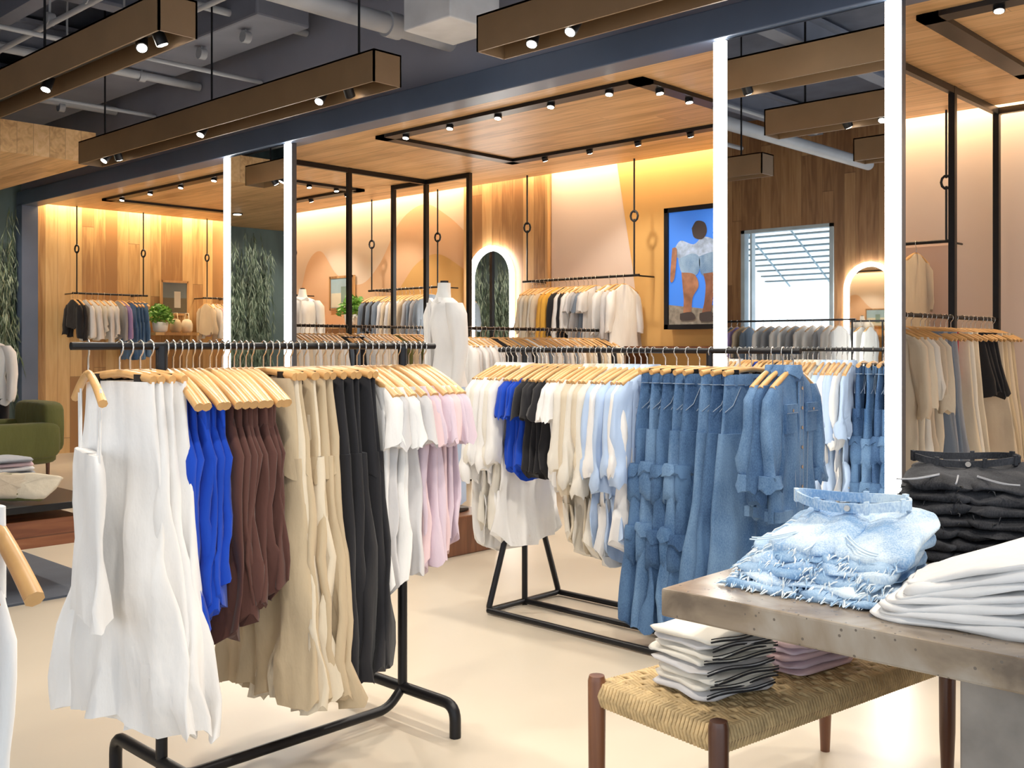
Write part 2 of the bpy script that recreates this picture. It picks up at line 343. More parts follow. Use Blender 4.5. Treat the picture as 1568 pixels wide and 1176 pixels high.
b=MB(); b.tube([(-6.2,5.75,1.55),(-6.2,7.9,1.55)],.014,8,0)
for y in (5.8,7.85):
    b.tube(arcpath([(-6.2,y,1.55),(-6.2,y,.03),(-5.95,y,.03)],.1),.014,8,0); b.tube([(-6.2,y,.03),(-6.45,y,.03)],.014,8,0)
b.obj('clothing_rack_black',[M_black])

# ------------------------------------------------------------------ garments
def shell(mb,P,a,n,keys,mi,N_=32,step=.06,A=(.002,.010),k=9,cap=True,pw=.7,rn=R,tail=0,open_=False):
    rings=[]
    for i in range(len(keys)-1):
        k0,k1=keys[i],keys[i+1]; m=max(1,round(abs(k1[2]-k0[2])/step))
        for j in range(m): f=j/m; rings.append([k0[c]+(k1[c]-k0[c])*f for c in range(5)])
    rings.append(list(keys[-1])); M=len(rings); h0=rings[0][2]; h1=rings[-1][2]
    p=[rn.uniform(0,6.28) for _ in range(6)]; kk=k*rn.uniform(.6,1.3); vs=[]; off=rn.uniform(0,100)
    for (s,t,h,w,th) in rings:
        f=(h-h0)/max(h1-h0,1e-4); Am=A[0]+(A[1]-A[0])*f
        for j in range(N_):
            q=2*math.pi*j/N_; c=math.cos(q); sn=math.sin(q)
            ss=s+w*c*(1+.03*f*math.sin(5*h+p[5]))+.5*Am*math.sin(7*h+p[4]+q)
            fo=Am*.8*math.sin(kk*ss*6.283+p[0]+1.3*h)+.4*Am*math.sin(2.1*kk*ss*6.283+p[1]-2*h)
            fo+=(Am*.9+.003)*noise.noise(Vector((ss*9+off,sn*.6,h*5)))*2.2
            tt=t+th*math.copysign(abs(sn)**pw,sn)*(1+.35*f*math.sin(kk*ss*4+p[2]))+fo
            hh=h+(.014*f*math.sin(3*q+p[3])+.008*f*math.sin(7*q+p[1])-tail*c**4*f if f>.75 else 0)
            vs.append(P+a*ss+n*tt-Z*hh)
    fs=[(i*N_+j,i*N_+(j+1)%N_,(i+1)*N_+(j+1)%N_,(i+1)*N_+j) for i in range(M-1) for j in range(N_)]
    mb.add(vs,fs,mi,True)
    mb.add(vs[:N_],[tuple(range(N_-1,-1,-1))],mi)
    if not open_: mb.add(vs[-N_:],[tuple(range(N_))],mi)
def hanger(mb,P,a,n,hw=.21,top=.08,drop=.08,r=.011,clip=None,q=1):
    pts=[];rs=[]
    K=8 if q else 4
    for i in range(-K,K+1):
        f=i/K; pts.append(P+a*hw*f-Z*(top+drop*abs(f)**1.4)); rs.append(r*(1+.25*abs(f)))
    mb.tube(pts,rs,8 if q else 5,0,flat=1.0)
    hk=[(0,top),(0,.034),(.012,.02),(.0165,.004),(.012,-.012),(0,-.018),(-.012,-.012),(-.0165,.002)]
    mb.tube([P+a*x-Z*h for x,h in hk],.0028,5,1)
    if clip:
        mb.tube([P+a*-hw*.75-Z*(clip-.012),P+a*hw*.75-Z*(clip-.012)],.003,5,1)
        for sg in (-1,1): mb.obox(P+a*sg*hw*.62-Z*(clip+.005),a,n,Z,.014,.013,.022,2)
def shirt(mb,P,a,n,L,mi,sh=.2,sleeve=None,flare=1.1,top=.085,th=.022,N_=36,A=(.002,.010),step=.06,puff=False,tail=.04,collar=False):
    shell(mb,P,a,n,[(0,0,top,.055,.016),(0,0,top+.015,.08,.018),(0,0,top+.055,sh*.82,.02),(0,0,top+.085,sh*.98,.022),(0,0,top+.16,sh*1.0,th),(0,0,L*.6,sh*1.0,th),(0,0,L,sh*flare,th*1.15)],mi,N_,step,A,tail=tail)
    if collar: shell(mb,P,a,n,[(0,0,top-.018,.045,.02),(0,0,top+.02,.07,.026)],mi,16,.02,(.001,.001))
    if sleeve:
        for sg in (-1,1):
            if sleeve=='short': ks=[(sg*sh*.8,0,top+.06,.04,.018),(sg*(sh+.005),0,top+.11,.055,.026),(sg*(sh+.03),0,top+.26,.062,.03)]
            else:
                e=R.uniform(.40,.58); dx=R.uniform(-.01,.02)
                ks=[(sg*sh*.8,0,top+.06,.04,.018),(sg*(sh),0,top+.12,.055,.028),(sg*(sh+.02),0,top+.32,.056,.032),(sg*(sh+.025+dx),0,top+e-.06,.048,.03)]
                if puff: ks+=[(sg*(sh+.025+dx),0,top+e-.035,.058,.034),(sg*(sh+.03+dx),0,top+e+.01,.060,.036),(sg*(sh+.03+dx),0,top+e+.045,.052,.030)]
                else: ks+=[(sg*(sh+.03),0,top+e,.045,.03)]
            shell(mb,P,a,n,ks,mi,max(12,N_//2),step*.7,(.003,.010),14)
def tank(mb,P,a,n,L,mi,sh=.15,top=.12,N_=32,step=.06,A=(.002,.009)):
    for sg in (-1,1): shell(mb,P,a,n,[(sg*sh*.8,0,top,.022,.008),(sg*sh*.8,0,top+.14,.026,.01)],mi,10,step,(.001,.001))
    shell(mb,P,a,n,[(0,0,top+.09,sh*.85,.014),(0,0,top+.16,sh*1.05,.02),(0,0,top+.22,sh*1.28,.024),(0,0,L*.62,sh*1.15,.022),(0,0,L,sh*1.3,.028)],mi,N_,step,A,tail=.04)
def pants(mb,P,a,n,L,mi,w0=.16,flare=.12,top=.105,N_=24,step=.07,A=(.002,.012),th=.024,tw=0):
    shell(mb,P,a,n,[(0,0,top,w0,.016),(0,0,top+.045,w0*1.02,.018),(0,0,top+.2,w0*1.15,.026),(0,0,top+.33,w0*1.22,.027)],mi,N_+8,step,(.001,.005))
    for sg in (-1,1):
        shell(mb,P,a,n,[(sg*w0*.58,sg*.004,top+.26,w0*.64,th),(sg*(w0*.6),sg*.006,(top+L)/2,(w0*.66+flare)/2,th*1.1),(sg*(flare*.96),sg*tw,L,flare,th*1.35)],mi,N_,step,A,11)
def skirt(mb,P,a,n,L,mi,w0=.15,w1=.25,top=.105,N_=32,step=.07,A=(.002,.014),th=.025,off=0):
    shell(mb,P,a,n,[(0,0,top,w0,.016),(0,0,top+.05,w0,.018),(off*.4,0,(top+L)*.5,w0*.5+w1*.45,th*.9),(off,0,L,w1,th)],mi,N_,step,A,8)

def hang(name,p0,p1,cnt,fn,mats,hw=.21,drop=.08,r=.011,clip=None,Ls=(.7,.7),jit=.07,q=1,top=.08,yaw=0,lj=.02,**kw):
    p0=Vector(p0);p1=Vector(p1); n0=(p1-p0).normalized(); mb=MB()
    for i in range(cnt):
        f=(i+.5)/cnt; P=p0.lerp(p1,f); yw=yaw+R.uniform(-jit,jit); n=(Matrix.Rotation(yw,3,'Z')@n0); a=n.cross(Z)
        hanger(mb,P,a,n,hw,top,drop,r,clip,q)
        L=Ls[0]+(Ls[1]-Ls[0])*f+R.uniform(-lj,lj)
        fn(mb,P,a,n,L,3+(i%len(mats)),**kw)
    return mb.obj(name,[M_hang,M_chrome,M_black]+mats)

# ---- left foreground rack -------------------------------------------------
XR=-2.97; BH=1.4
b=MB()
b.tube([(XR,1.27,BH),(XR,2.68,BH)],.012,10,0)
for y in (1.55,2.52):
    b.tube([(XR,y,BH),(XR,y,.1)],.018,10,0)
    b.tube(arcpath([(XR-.31,y,.0),(XR-.31,y,.115),(XR+.29,y,.115),(XR+.29,y,.0)],.06,6),.021,10,0)
b.tube(arcpath([(XR,1.55,.115),(XR,1.62,.05),(XR,2.45,.05),(XR,2.52,.115)],.05),.018,10,0)
b.obj('clothing_rack_steel',[M_black])
hang('white_wide_leg_trousers',(XR,1.40,BH),(XR,1.53,BH),4,skirt,[F['white'],F['white']],hw=.15,clip=.1,Ls=(1.11,1.13),drop=.02,w0=.15,w1=.30,A=(.002,.020),N_=56,th=.034,yaw=.22,step=.05)
def tankw(mb,P,a,n,L,mi):
    for sg in (-1,1):
        for dx in (0,.03): mb.tube([P+a*(sg*.15+dx)-Z*.12,P+a*(sg*.14+dx)-Z*.33],.0035,5,mi)
    shell(mb,P,a,n,[(0,0,.31,.16,.02),(0,0,.36,.19,.022),(0,0,.6,.18,.022),(0,0,L,.22,.03)],mi,32,.06,(.002,.012))
hang('white_camisole',(XR-.02,1.31,BH),(XR-.02,1.35,BH),1,tankw,[F['white']],hw=.21,Ls=(.8,.8),drop=.08,yaw=-.24,jit=0)
hang('blue_sleeveless_tops',(XR,1.555,BH),(XR,1.69,BH),6,tank,[F['blue']],hw=.225,r=.0125,drop=.10,Ls=(.92,.74),sh=.15,A=(.002,.014))
hang('brown_sleeveless_tops',(XR,1.705,BH),(XR,1.88,BH),8,tank,[F['brown']],hw=.225,r=.0125,drop=.10,Ls=(.92,.76),sh=.155,A=(.002,.016))
hang('tan_trousers',(XR,1.90,BH),(XR,2.09,BH),7,pants,[F['tan'],F['cream'],F['tan']],hw=.16,clip=.1,Ls=(1.17,1.15),drop=.02,w0=.15,flare=.14,A=(.002,.020),N_=34,yaw=.03,th=.024,jit=.1,lj=.035)
hang('black_trousers',(XR,2.11,BH),(XR,2.27,BH),5,pants,[F['black']],hw=.16,clip=.1,Ls=(1.12,1.1),drop=.02,w0=.155,flare=.125,A=(.002,.016),N_=34,yaw=.05,th=.026)
hang('white_tshirts',(XR,2.29,BH),(XR,2.44,BH),5,shirt,[F['white'],F['ltgrey'],F['white']],r=.0125,drop=.10,hw=.22,Ls=(.88,.84),sh=.185,sleeve='short',A=(.003,.014))
hang('lilac_tshirts',(XR,2.46,BH),(XR,2.64,BH),7,shirt,[F['lilac'],F['pink'],F['lilac']],r=.0125,drop=.10,hw=.22,Ls=(.85,.72),sh=.185,sleeve='short',A=(.003,.014))

# ---- right rack ------------------------------------------------------------
YR=4.08; BH2=1.378
b=MB()
b.tube([(-3.98,YR,BH2),(-2.16,YR,BH2)],.0135,10,0)
for x in (-3.79,-2.62):
    ap=(x,YR,.80); b.tube([(x,YR,BH2),(x,YR,.0)],.016,8,0)
    for y in (3.80,4.36): b.tube(arcpath([ap,(x,y,.02),(x,YR,.02)],.03),.016,8,0)
b.tube([(-3.79,3.80,.02),(-2.62,3.80,.02)],.016,8,0); b.tube([(-3.79,4.36,.02),(-2.62,4.36,.02)],.016,8,0)
b.tube([(-3.79,YR,.02),(-2.62,YR,.02)],.016,8,0)
b.obj('clothing_rack_a_frame',[M_black])
kw=dict(yaw=-.12,lj=.06)
hang('white_gauze_shirts',(-3.97,YR,BH2),(-3.75,YR,BH2),6,shirt,[F['white'],F['offw'],F['white']],Ls=(1.04,.98),sh=.2,sleeve='long',puff=True,A=(.004,.024),flare=1.08,tail=.07,collar=True,**kw)
hang('royal_blue_tshirts',(-3.73,YR,BH2),(-3.62,YR,BH2),4,shirt,[F['blue']],Ls=(.66,.66),sh=.19,sleeve='short',yaw=-.08)
hang('black_tshirts',(-3.60,YR,BH2),(-3.46,YR,BH2),4,shirt,[F['black']],Ls=(.66,.66),sh=.19,sleeve='short',yaw=-.08)
hang('white_blouses',(-3.44,YR,BH2),(-3.36,YR,BH2),3,shirt,[F['white']],Ls=(.7,.7),sh=.19,sleeve='short',yaw=-.08)
hang('cream_tie_front_shirts',(-3.34,YR,BH2),(-3.16,YR,BH2),5,shirt,[F['offw'],F['cream']],Ls=(.98,.98),sh=.19,sleeve='long',puff=True,A=(.004,.022),tail=.09,collar=True,**kw)
hang('light_blue_shirts',(-3.14,YR,BH2),(-2.92,YR,BH2),6,shirt,[F['sky'],F['white'],F['sky']],Ls=(1.0,1.02),sh=.195,sleeve='long',puff=True,A=(.004,.020),tail=.09,collar=True,**kw)
DM=[D1,D2]; SI=5
def cargo(mb,P,a,n,L,mi,pocket=True,**k):
    pants(mb,P,a,n,L,mi,**k)
    w0=k['w0']; fl=k['flare']
    for sg in (-1,1):
        if pocket:
            for hz in (.62,.90):
                hz+=R.uniform(-.02,.02); f=min(max((hz-.4)/(L-.4),0),1); edge=w0*1.24*(1-f)+fl*1.96*f
                s=sg*(edge-.052)
                # soft patch pocket and its buttoned flap, following the side of the leg
                shell(mb,P,a,n,[(s,0,hz-.07,.054,.034),(s,0,hz,.060,.042),(s,0,hz+.075,.060,.040),(s,0,hz+.085,.052,.032)],mi,22,.04,(.001,.004),6)
                shell(mb,P,a,n,[(s,0,hz-.085,.056,.036),(s,0,hz-.065,.062,.045),(s,0,hz-.035,.064,.049)],mi,22,.02,(.001,.002),6)
                for nn in (1,-1): mb.cyl(P+a*s-Z*(hz-.045)+n*nn*.044,P+a*s-Z*(hz-.045)+n*nn*.052,.006,1,8)
    for nn in (1,-1):
        for sg in (-1,1):
            mb.tube([P+a*sg*w0*.55-Z*.16+n*nn*.025,P+a*sg*w0*.85-Z*.24+n*nn*.027,P+a*sg*w0*1.1-Z*.27+n*nn*.018],.002,4,SI)
        mb.tube([P-Z*.15+n*nn*.024,P-Z*.3+n*nn*.03,P-Z*.38+n*nn*.032],.002,4,SI)
        mb.cyl(P-Z*.128+n*nn*.02,P-Z*.128+n*nn*.027,.009,1,10)
        for s_ in (-.11,-.05,.05,.11): mb.obox(P+a*s_-Z*.130+n*nn*.021,a,n,Z,.007,.003,.026,mi)
    mb.obox(P-Z*.150,a,n,Z,w0*1.02,.0215,.0015,SI)
def jacket(mb,P,a,n,L,mi):
    shirt(mb,P,a,n,L,mi,sh=.195,sleeve='long',flare=1.02,th=.03,A=(.002,.008),tail=0)
    shell(mb,P,a,n,[(0,0,.06,.05,.03),(0,0,.10,.075,.034)],mi,20,.02,(.001,.001))
    for nn in (1,-1):
        mb.obox(P+n*nn*.034-Z*(L/2+.06),a,n,Z,.018,.004,L/2-.07,mi)
        for e_ in (-1,1): mb.obox(P+a*e_*.016+n*nn*.0385-Z*(L/2+.06),a,n,Z,.0012,.001,L/2-.07,SI)
        for i in range(6): mb.cyl(P+n*nn*.036-Z*(.16+i*.085),P+n*nn*.043-Z*(.16+i*.085),.008,1,8)
        for sg in (-1,1):
            mb.obox(P+a*sg*.10+n*nn*.034-Z*.29,a,n,Z,.05,.006,.06,mi); mb.obox(P+a*sg*.10+n*nn*.038-Z*.245,a,n,Z,.052,.007,.02,mi)
            mb.obox(P+a*sg*.10+n*nn*.0455-Z*.262,a,n,Z,.052,.001,.0014,SI)
            mb.cyl(P+a*sg*.10+n*nn*.042-Z*.252,P+a*sg*.10+n*nn*.049-Z*.252,.007,1,8)
            mb.tube([P+a*sg*.07+n*nn*.036-Z*.35,P+a*sg*.05+n*nn*.038-Z*(L-.05)],.002,4,SI)
        mb.obox(P+n*nn*.012-Z*(L-.02),a,n,Z,.20,.024,.022,mi)
    for sg in (-1,1): shell(mb,P,a,n,[(sg*.225,0,.52,.06,.04),(sg*.23,0,.58,.062,.042)],mi,16,.03,(.001,.002))
def hangd(name,p0,p1,cnt,fn,L,yaw=-.35,**kw):
    p0=Vector(p0);p1=Vector(p1); n0=(p1-p0).normalized(); mb=MB(); jk=fn is jacket
    for i in range(cnt):
        P=p0.lerp(p1,(i+.5)/cnt); n=Matrix.Rotation(yaw+R.uniform(-.08,.08),3,'Z')@n0; a=n.cross(Z)
        hanger(mb,P,a,n,.2 if jk else .16,.08,.08 if jk else .02,.011,None if jk else .1)
        fn(mb,P,a,n,L+R.uniform(-.02,.02),3+((i+(cnt==5))%2),**kw)
    mb.obj(name,[M_hang,M_chrome,M_black]+DM+[M_stitch])
hangd('denim_cargo_jeans',(-2.90,YR,BH2),(-2.58,YR,BH2),5,cargo,L=1.27,w0=.15,flare=.14,A=(.002,.014),N_=34,th=.030,yaw=-.26)
hangd('wide_leg_jeans',(-2.55,YR,BH2),(-2.37,YR,BH2),3,cargo,L=1.22,w0=.155,flare=.15,A=(.002,.012),N_=34,th=.03,yaw=-.24,pocket=False)
hangd('denim_jackets',(-2.32,YR,BH2),(-2.17,YR,BH2),3,jacket,L=.70,yaw=.04)

# ---- background rails ------------------------------------------------------
LO=dict(N_=18,step=.12)
def droprail(name,p0,p1,ztop=CE):
    b=MB(); p0=Vector(p0);p1=Vector(p1); d=(p1-p0).normalized()
    b.tube([p0-d*.06,p1+d*.06],.013,8,0)
    for p in (p0,p1):
        b.tube([p,V(p.x,p.y,2.62)],.009,6,0); b.tube([V(p.x,p.y,2.68),V(p.x,p.y,ztop)],.009,6,0)
        b.tube([V(p.x,p.y,2.65)+V(.035*math.cos(t),.035*math.cos(t)*.3,.05*math.sin(t)) for t in [i*math.pi/5 for i in range(10)]],.011,6,0,closed=True)
    for p in (p0,p1):
        if abs(d.x)>.5: b.tube([p,V(p.x,8.27,p.z)],.009,6,0)
        else: b.tube([p,V(-13.5,p.y,p.z)],.009,6,0)
    b.obj(name,[M_black])
def bg(p0,p1,items):
    p0=Vector(p0);p1=Vector(p1)
    for (nm,f0,f1,c,fn,ms,L,kw) in items:
        kk=dict(LO); kk.update(kw)
        hang(nm,p0.lerp(p1,f0),p0.lerp(p1,f1),c,fn,[F[m] if isinstance(m,str) else m for m in ms],q=0,Ls=(L,L*.97),**kk)
sl=dict(sleeve='long'); ss=dict(sleeve='short')
droprail('hanging_clothes_rail',(-7.35,7.95,2.08),(-5.95,7.95,2.08))
bg((-7.3,7.95,2.08),(-6.0,7.95,2.08),[('cream_cardigans',0,.22,5,shirt,['cream','offw'],.62,sl),('mustard_sweater',.23,.33,2,shirt,['yellow'],.62,sl),
  ('black_white_tops',.36,.52,4,shirt,['black','white'],.6,sl),('grey_tops',.54,.70,4,shirt,['ltgrey','grey','slate'],.65,ss),('white_jackets',.78,.98,3,shirt,['white','ltgrey'],.78,sl)])
droprail('hanging_clothes_rail',(-9.95,7.95,2.08),(-8.75,7.95,2.08))
bg((-9.9,7.95,2.08),(-8.8,7.95,2.08),[('dark_tops',0,.3,5,shirt,['slate','black'],.6,sl),('grey_shirts',.32,.7,6,shirt,['ltgrey','beige'],.6,sl),('charcoal_tops',.74,.98,4,shirt,['grey','slate'],.65,sl)])
droprail('hanging_clothes_rail',(-12.9,7.95,2.08),(-11.6,7.95,2.08))
bg((-12.8,7.95,2.08),(-11.7,7.95,2.08),[('white_knit_tops',.2,.95,9,shirt,['white','offw','cream'],.6,sl)])
droprail('hanging_clothes_rail',(-13.15,5.7,2.08),(-13.15,6.6,2.08))
bg((-13.15,5.62,2.08),(-13.15,6.62,2.08),[('black_tops',0,.12,2,shirt,['black'],.45,sl),('white_blouses_cropped',.15,.56,5,shirt,['white','white','offw'],.6,sl),('grey_shirt',.60,.70,2,shirt,['grey','purple'],.6,sl),('light_denim_trousers',.76,.98,4,pants,[D1],.85,{})])
droprail('hanging_clothes_rail',(-13.15,7.55,2.08),(-13.15,7.95,2.08))
bg((-13.15,7.5,2.08),(-13.15,7.95,2.08),[('blush_tops',0,.9,5,shirt,['beige','white','pink'],.5,sl)])
bg((-8.35,5.55,1.6),(-8.35,7.4,1.6),[('cream_dresses',0,.35,12,shirt,['cream','offw','white'],1.0,sl),('dark_dresses',.37,.5,5,skirt,['black','slate'],1.0,{}),('ivory_shirts',.52,.75,8,shirt,['white','offw'],.9,sl),('olive_tops',.77,.98,7,shirt,['olive','beige','grey'],.9,sl)])
bg((-6.2,5.8,1.55),(-6.2,7.85,1.55),[('white_shirts',0,.2,7,shirt,['white','ltgrey'],.9,sl),('black_dresses',.22,.4,6,shirt,['black','grey'],.9,sl),('grey_white_shirts',.42,.7,10,shirt,['white','slate','ltgrey'],.9,sl),('denim_shirts',.72,.98,8,shirt,['beige','offw','black'],.9,sl)])
bg((-2.7,6.1,1.6),(-2.7,8.15,1.6),[('beige_trench_coats',.02,.25,5,shirt,['beige','cream','offw'],1.08,dict(sleeve='long',A=(.004,.02),N_=28)),('slate_trousers',.28,.43,4,skirt,['slate','grey'],1.05,{}),('red_dress',.455,.475,1,skirt,['red'],.5,dict(w0=.12,w1=.13)),
   ('cream_dress',.49,.62,3,skirt,['cream','offw'],1.1,{}),('black_shorts',.64,.80,4,skirt,['black'],.55,{}),('tan_skirts',.82,.98,4,skirt,['beige','tan'],1.05,{})])
droprail('hanging_clothes_rail',(-3.95,7.95,2.2),(-3.0,7.95,2.2))
bg((-3.8,7.95,2.2),(-3.0,7.95,2.2),[('taupe_trench_coat',.1,.8,4,shirt,['beige','ltgrey','beige'],.8,sl)])
b=MB(); b.tube([(-8.4,-2.5,1.75),(-6.0,-2.5,1.75)],.014,8,0)
for x in (-8.35,-6.05): b.tube([(x,-2.5,1.75),(x,-2.5,0)],.014,8,0); b.tube([(x,-2.75,.02),(x,-2.25,.02)],.014,8,0)
b.obj('clothing_rack_tall',[M_black])
bg((-8.3,-2.5,1.75),(-6.1,-2.5,1.75),[('neutral_dresses',.0,.35,8,shirt,['beige','slate','purple'],.8,sl),('white_dresses',.4,.97,10,shirt,['white','grey','white'],.8,sl)])

# ---- near left rack, only its end shows -----------------------------------
b=MB(); b.tube([(-1.93,.1,1.25),(-1.93,.69,1.25)],.014,8,0)
for y in (.14,.48): b.tube([(-1.93,y,1.25),(-1.93,y,.02)],.014,8,0); b.tube([(-2.2,y,.02),(-1.66,y,.02)],.014,8,0)
b.obj('clothing_rack_low',[M_black])
hang('lilac_white_tops',(-1.93,.12,1.25),(-1.93,.69,1.25),8,tank,[F['ltgrey'],F['white'],F['lilac']],r=.013,drop=.13,hw=.265,Ls=(.9,.95),sh=.13,top=.12,jit=.02)

# ------------------------------------------------------------------ mannequins
def mannequin(name,x,y,z0,face,mtop,mbot,sc=1):
    b=MB(); P=V(x,y,z0); a=Matrix.Rotation(face,3,'Z')@V(1,0,0); n=Matrix.Rotation(face,3,'Z')@V(0,1,0)
    Q=P+Z*(1.52*sc)
    def S(keys,mi,A=(.001,.006),N_=24): shell(b,Q,a,n,[tuple(v*sc for v in k) for k in keys],mi,N_,.05,A,7,pw=.95)
    S([(0,0,-.06,.045,.045),(0,0,.0,.05,.05),(0,0,.06,.07,.06)],0,(0,0))
    b.tube([Q+Z*.06*sc,Q+Z*.075*sc],.03*sc,12,3)
    S([(0,0,.045,.075,.06),(0,0,.075,.15,.08),(0,0,.12,.20,.10),(0,0,.22,.20,.125),(0,0,.42,.165,.105),(0,0,.6,.20,.125),(0,0,.72,.22,.135)],1,(.002,.012),32)
    for sg in (-1,1):
        S([(sg*.17,0,.085,.05,.06),(sg*.215,0,.16,.065,.07),(sg*.24,.01,.4,.055,.06),(sg*.245,-.02,.62,.05,.055),(sg*.245,-.03,.68,.045,.05)],1,(.002,.006),16)
    b.obox(Q-Z*.38*sc-n*.118*sc,a,n,Z,.014,.01,.30*sc,1)
    for sg in (-1,1): b.obox(Q-Z*.08*sc-n*.07*sc+a*sg*.05*sc,(a+Z*.5*sg).normalized(),n,(Z-a*.5*sg).normalized(),.045*sc,.012,.02*sc,1)
    for sg in (-1,1):
        S([(sg*.09,0,.66,.11,.11),(sg*.10,0,.95,.10,.10),(sg*.10,0,1.45,.085,.085)],2,(.001,.006),18)
    b.tube([P+Z*.3,P],.015,8,3); b.lathe(P,[(.17,0),(.17,.012),(.02,.02)],3,24)
    return b.obj(name,[M_white,mtop,mbot,M_black])
mannequin('mannequin_white_shirt',-5.28,4.86,.26,math.radians(-20),F['white'],F['sky'],1.0)
b=MB(); b.box(-5.58,4.58,0,-4.98,5.09,.26); b.obj('display_plinth',[M_walnut],.01)
mannequin('mannequin_white_top',-11.05,7.7,.55,math.radians(43),F['white'],F['beige'])
mannequin('mannequin_white_jacket',-11.6,4.1,0,math.radians(40),F['white'],F['black'],.98)
b=MB(); b.box(-11.4,7.4,0,-10.7,8.0,.55); b.obj('display_plinth',[M_white],.01)

# ------------------------------------------------------------------ plants, pictures, shelves
def plant(name,x,y,z,r=.16):
    b=MB(); b.lathe((x,y,z),[(.07,0),(.095,.02),(.11,.14),(.10,.14),(.095,.125)],0,20)
    for i in range(260):
        t=R.uniform(0,6.28); ph=R.uniform(-.2,1.4); rr=r*R.uniform(.4,1.0)
        c=V(x+rr*math.cos(t)*math.cos(ph),y+rr*math.sin(t)*math.cos(ph),z+.17+rr*math.sin(ph)*1.1)
        d=V(R.uniform(-1,1),R.uniform(-1,1),R.uniform(-.4,.9)).normalized(); u=d.cross(V(R.uniform(-1,1),R.uniform(-1,1),.3)).normalized()
        l=.045;w_=.02
        b.add([c-d*l,c+u*w_,c+d*l+V(0,0,-.01),c-u*w_],[(0,1,2,3)],1)
    for i in range(14):
        t=i*.45; b.tube([(x,y,z+.12),(x+.1*math.cos(t),y+.1*math.sin(t),z+.25)],.003,4,1)
    b.obj(name,[M_white,M_leaf])
b=MB(); b.box(-13.48,6.75,1.55,-13.1,7.4,1.59); b.box(-13.48,6.75,1.45,-13.3,6.78,1.55); b.box(-13.48,7.37,1.45,-13.3,7.40,1.55)
b.box(-13.48,6.75,.9,-13.05,7.4,.94); b.box(-13.48,6.75,0,-13.05,6.79,.9); b.box(-13.48,7.36,0,-13.05,7.4,.9); b.obj('wooden_shelf_unit',[M_woodleft])
plant('potted_plant',-13.22,6.88,1.59,.20)
b=MB(); b.box(-11.6,7.9,1.62,-10.0,8.26,1.66); b.box(-11.5,8.0,1.5,-11.46,8.26,1.62); b.box(-10.1,8.0,1.5,-10.06,8.26,1.62); b.obj('wooden_shelf',[M_woodback])
plant('potted_plant',-10.42,8.02,1.66,.20)
def bag(name,x,y,z,mat):
    b=MB(); b.lathe((x,y,z),[(.08,0),(.12,.03),(.12,.12),(.09,.17),(.04,.19)],0,16,1,.5)
    b.tube([(x-.07,y,z+.15),(x-.04,y,z+.27),(x+.04,y,z+.27),(x+.07,y,z+.15)],.007,6,0); b.obj(name,[mat])
bag('handbag',-13.28,7.14,1.59,F['tan']); bag('handbag',-13.28,7.31,1.59,F['cream']); bag('handbag',-11.3,8.08,1.66,F['cream'])
def picture(name,c,a,w,h,cols):
    b=MB(); nn=Vector(a).cross(Z); c=Vector(c); a=Vector(a)
    for s in (-1,1):
        b.obox(c+a*s*w/2,a,nn,Z,.015,.015,h/2+.015,0); b.obox(c+Z*s*h/2,a,nn,Z,w/2,.015,.015,0)
    b.obox(c,a,nn,Z,w/2,.004,h/2,1)
    b.obox(c-Z*h*.22,a,nn,Z,w*.45,.006,h*.22,2); b.obox(c+a*w*.1-Z*h*.05,a,nn,Z,w*.12,.008,h*.25,3)
    b.obj(name,[M_woodback]+cols)
picture('framed_picture',(-13.46,7.22,2.08),(0,1,0),.40,.46,[pmat('pic_sky',(.12,.16,.18)),pmat('pic_sand',(.10,.09,.06)),pmat('pic_fig',(.5,.48,.42))])
picture('framed_picture',(-10.95,8.25,2.1),(1,0,0),.5,.42,[pmat('pic_sky2',(.35,.5,.55)),pmat('pic_sand2',(.7,.66,.5)),pmat('pic_fig2',(.2,.3,.25))])
# lightbox poster: blue sky with figure in denim shorts
b=MB(); x0,x1,z0,z1=-5.74,-5.02,1.56,2.72; yf=8.16
b.box(x0,yf-.02,z0,x0+.045,8.262,z1,0); b.box(x1-.045,yf-.02,z0,x1,8.262,z1,0); b.box(x0,yf-.02,z0,x1,8.262,z0+.045,0); b.box(x0,yf-.02,z1-.045,x1,8.262,z1,0)
b.box(x0+.04,yf,z0+.04,x1-.04,8.26,z1-.04,1)
def pf(pts,mi,k): flat(b,[(x0+.04+p[0]*.64,z0+.04+p[1]*1.08) for p in pts],yf-.002*k,mi)
def blob(pts,mi,k): pf(smooth(pts+[pts[0]],5)[:-1],mi,k)
pf([(0,0),(1,0),(1,.20),(.6,.14),(0,.18)],2,1)
blob([(.10,.66),(.22,.74),(.45,.70),(.62,.76),(.88,.70),(.97,.60),(.85,.56),(.5,.57),(.2,.58)],6,2)
blob([(.18,.58),(.42,.62),(.55,.58),(.54,.46),(.42,.42),(.24,.46)],3,3); blob([(.54,.59),(.80,.62),(.95,.54),(.90,.44),(.70,.41),(.57,.45)],3,3)
blob([(.24,.46),(.46,.44),(.54,.34),(.44,.24),(.40,.10),(.28,.08),(.28,.22),(.26,.34)],4,4)
blob([(.62,.44),(.88,.44),(.92,.34),(.80,.26),(.74,.10),(.60,.08),(.64,.20),(.66,.34)],7,5)
blob([(.22,.10),(.42,.11),(.48,.05),(.24,.04)],5,6); blob([(.56,.10),(.76,.11),(.82,.04),(.58,.03)],5,6)
blob([(.42,.84),(.50,.90),(.64,.88),(.68,.80),(.60,.74),(.46,.76)],5,4); blob([(.08,.68),(.16,.66),(.12,.42),(.04,.40)],4,5)
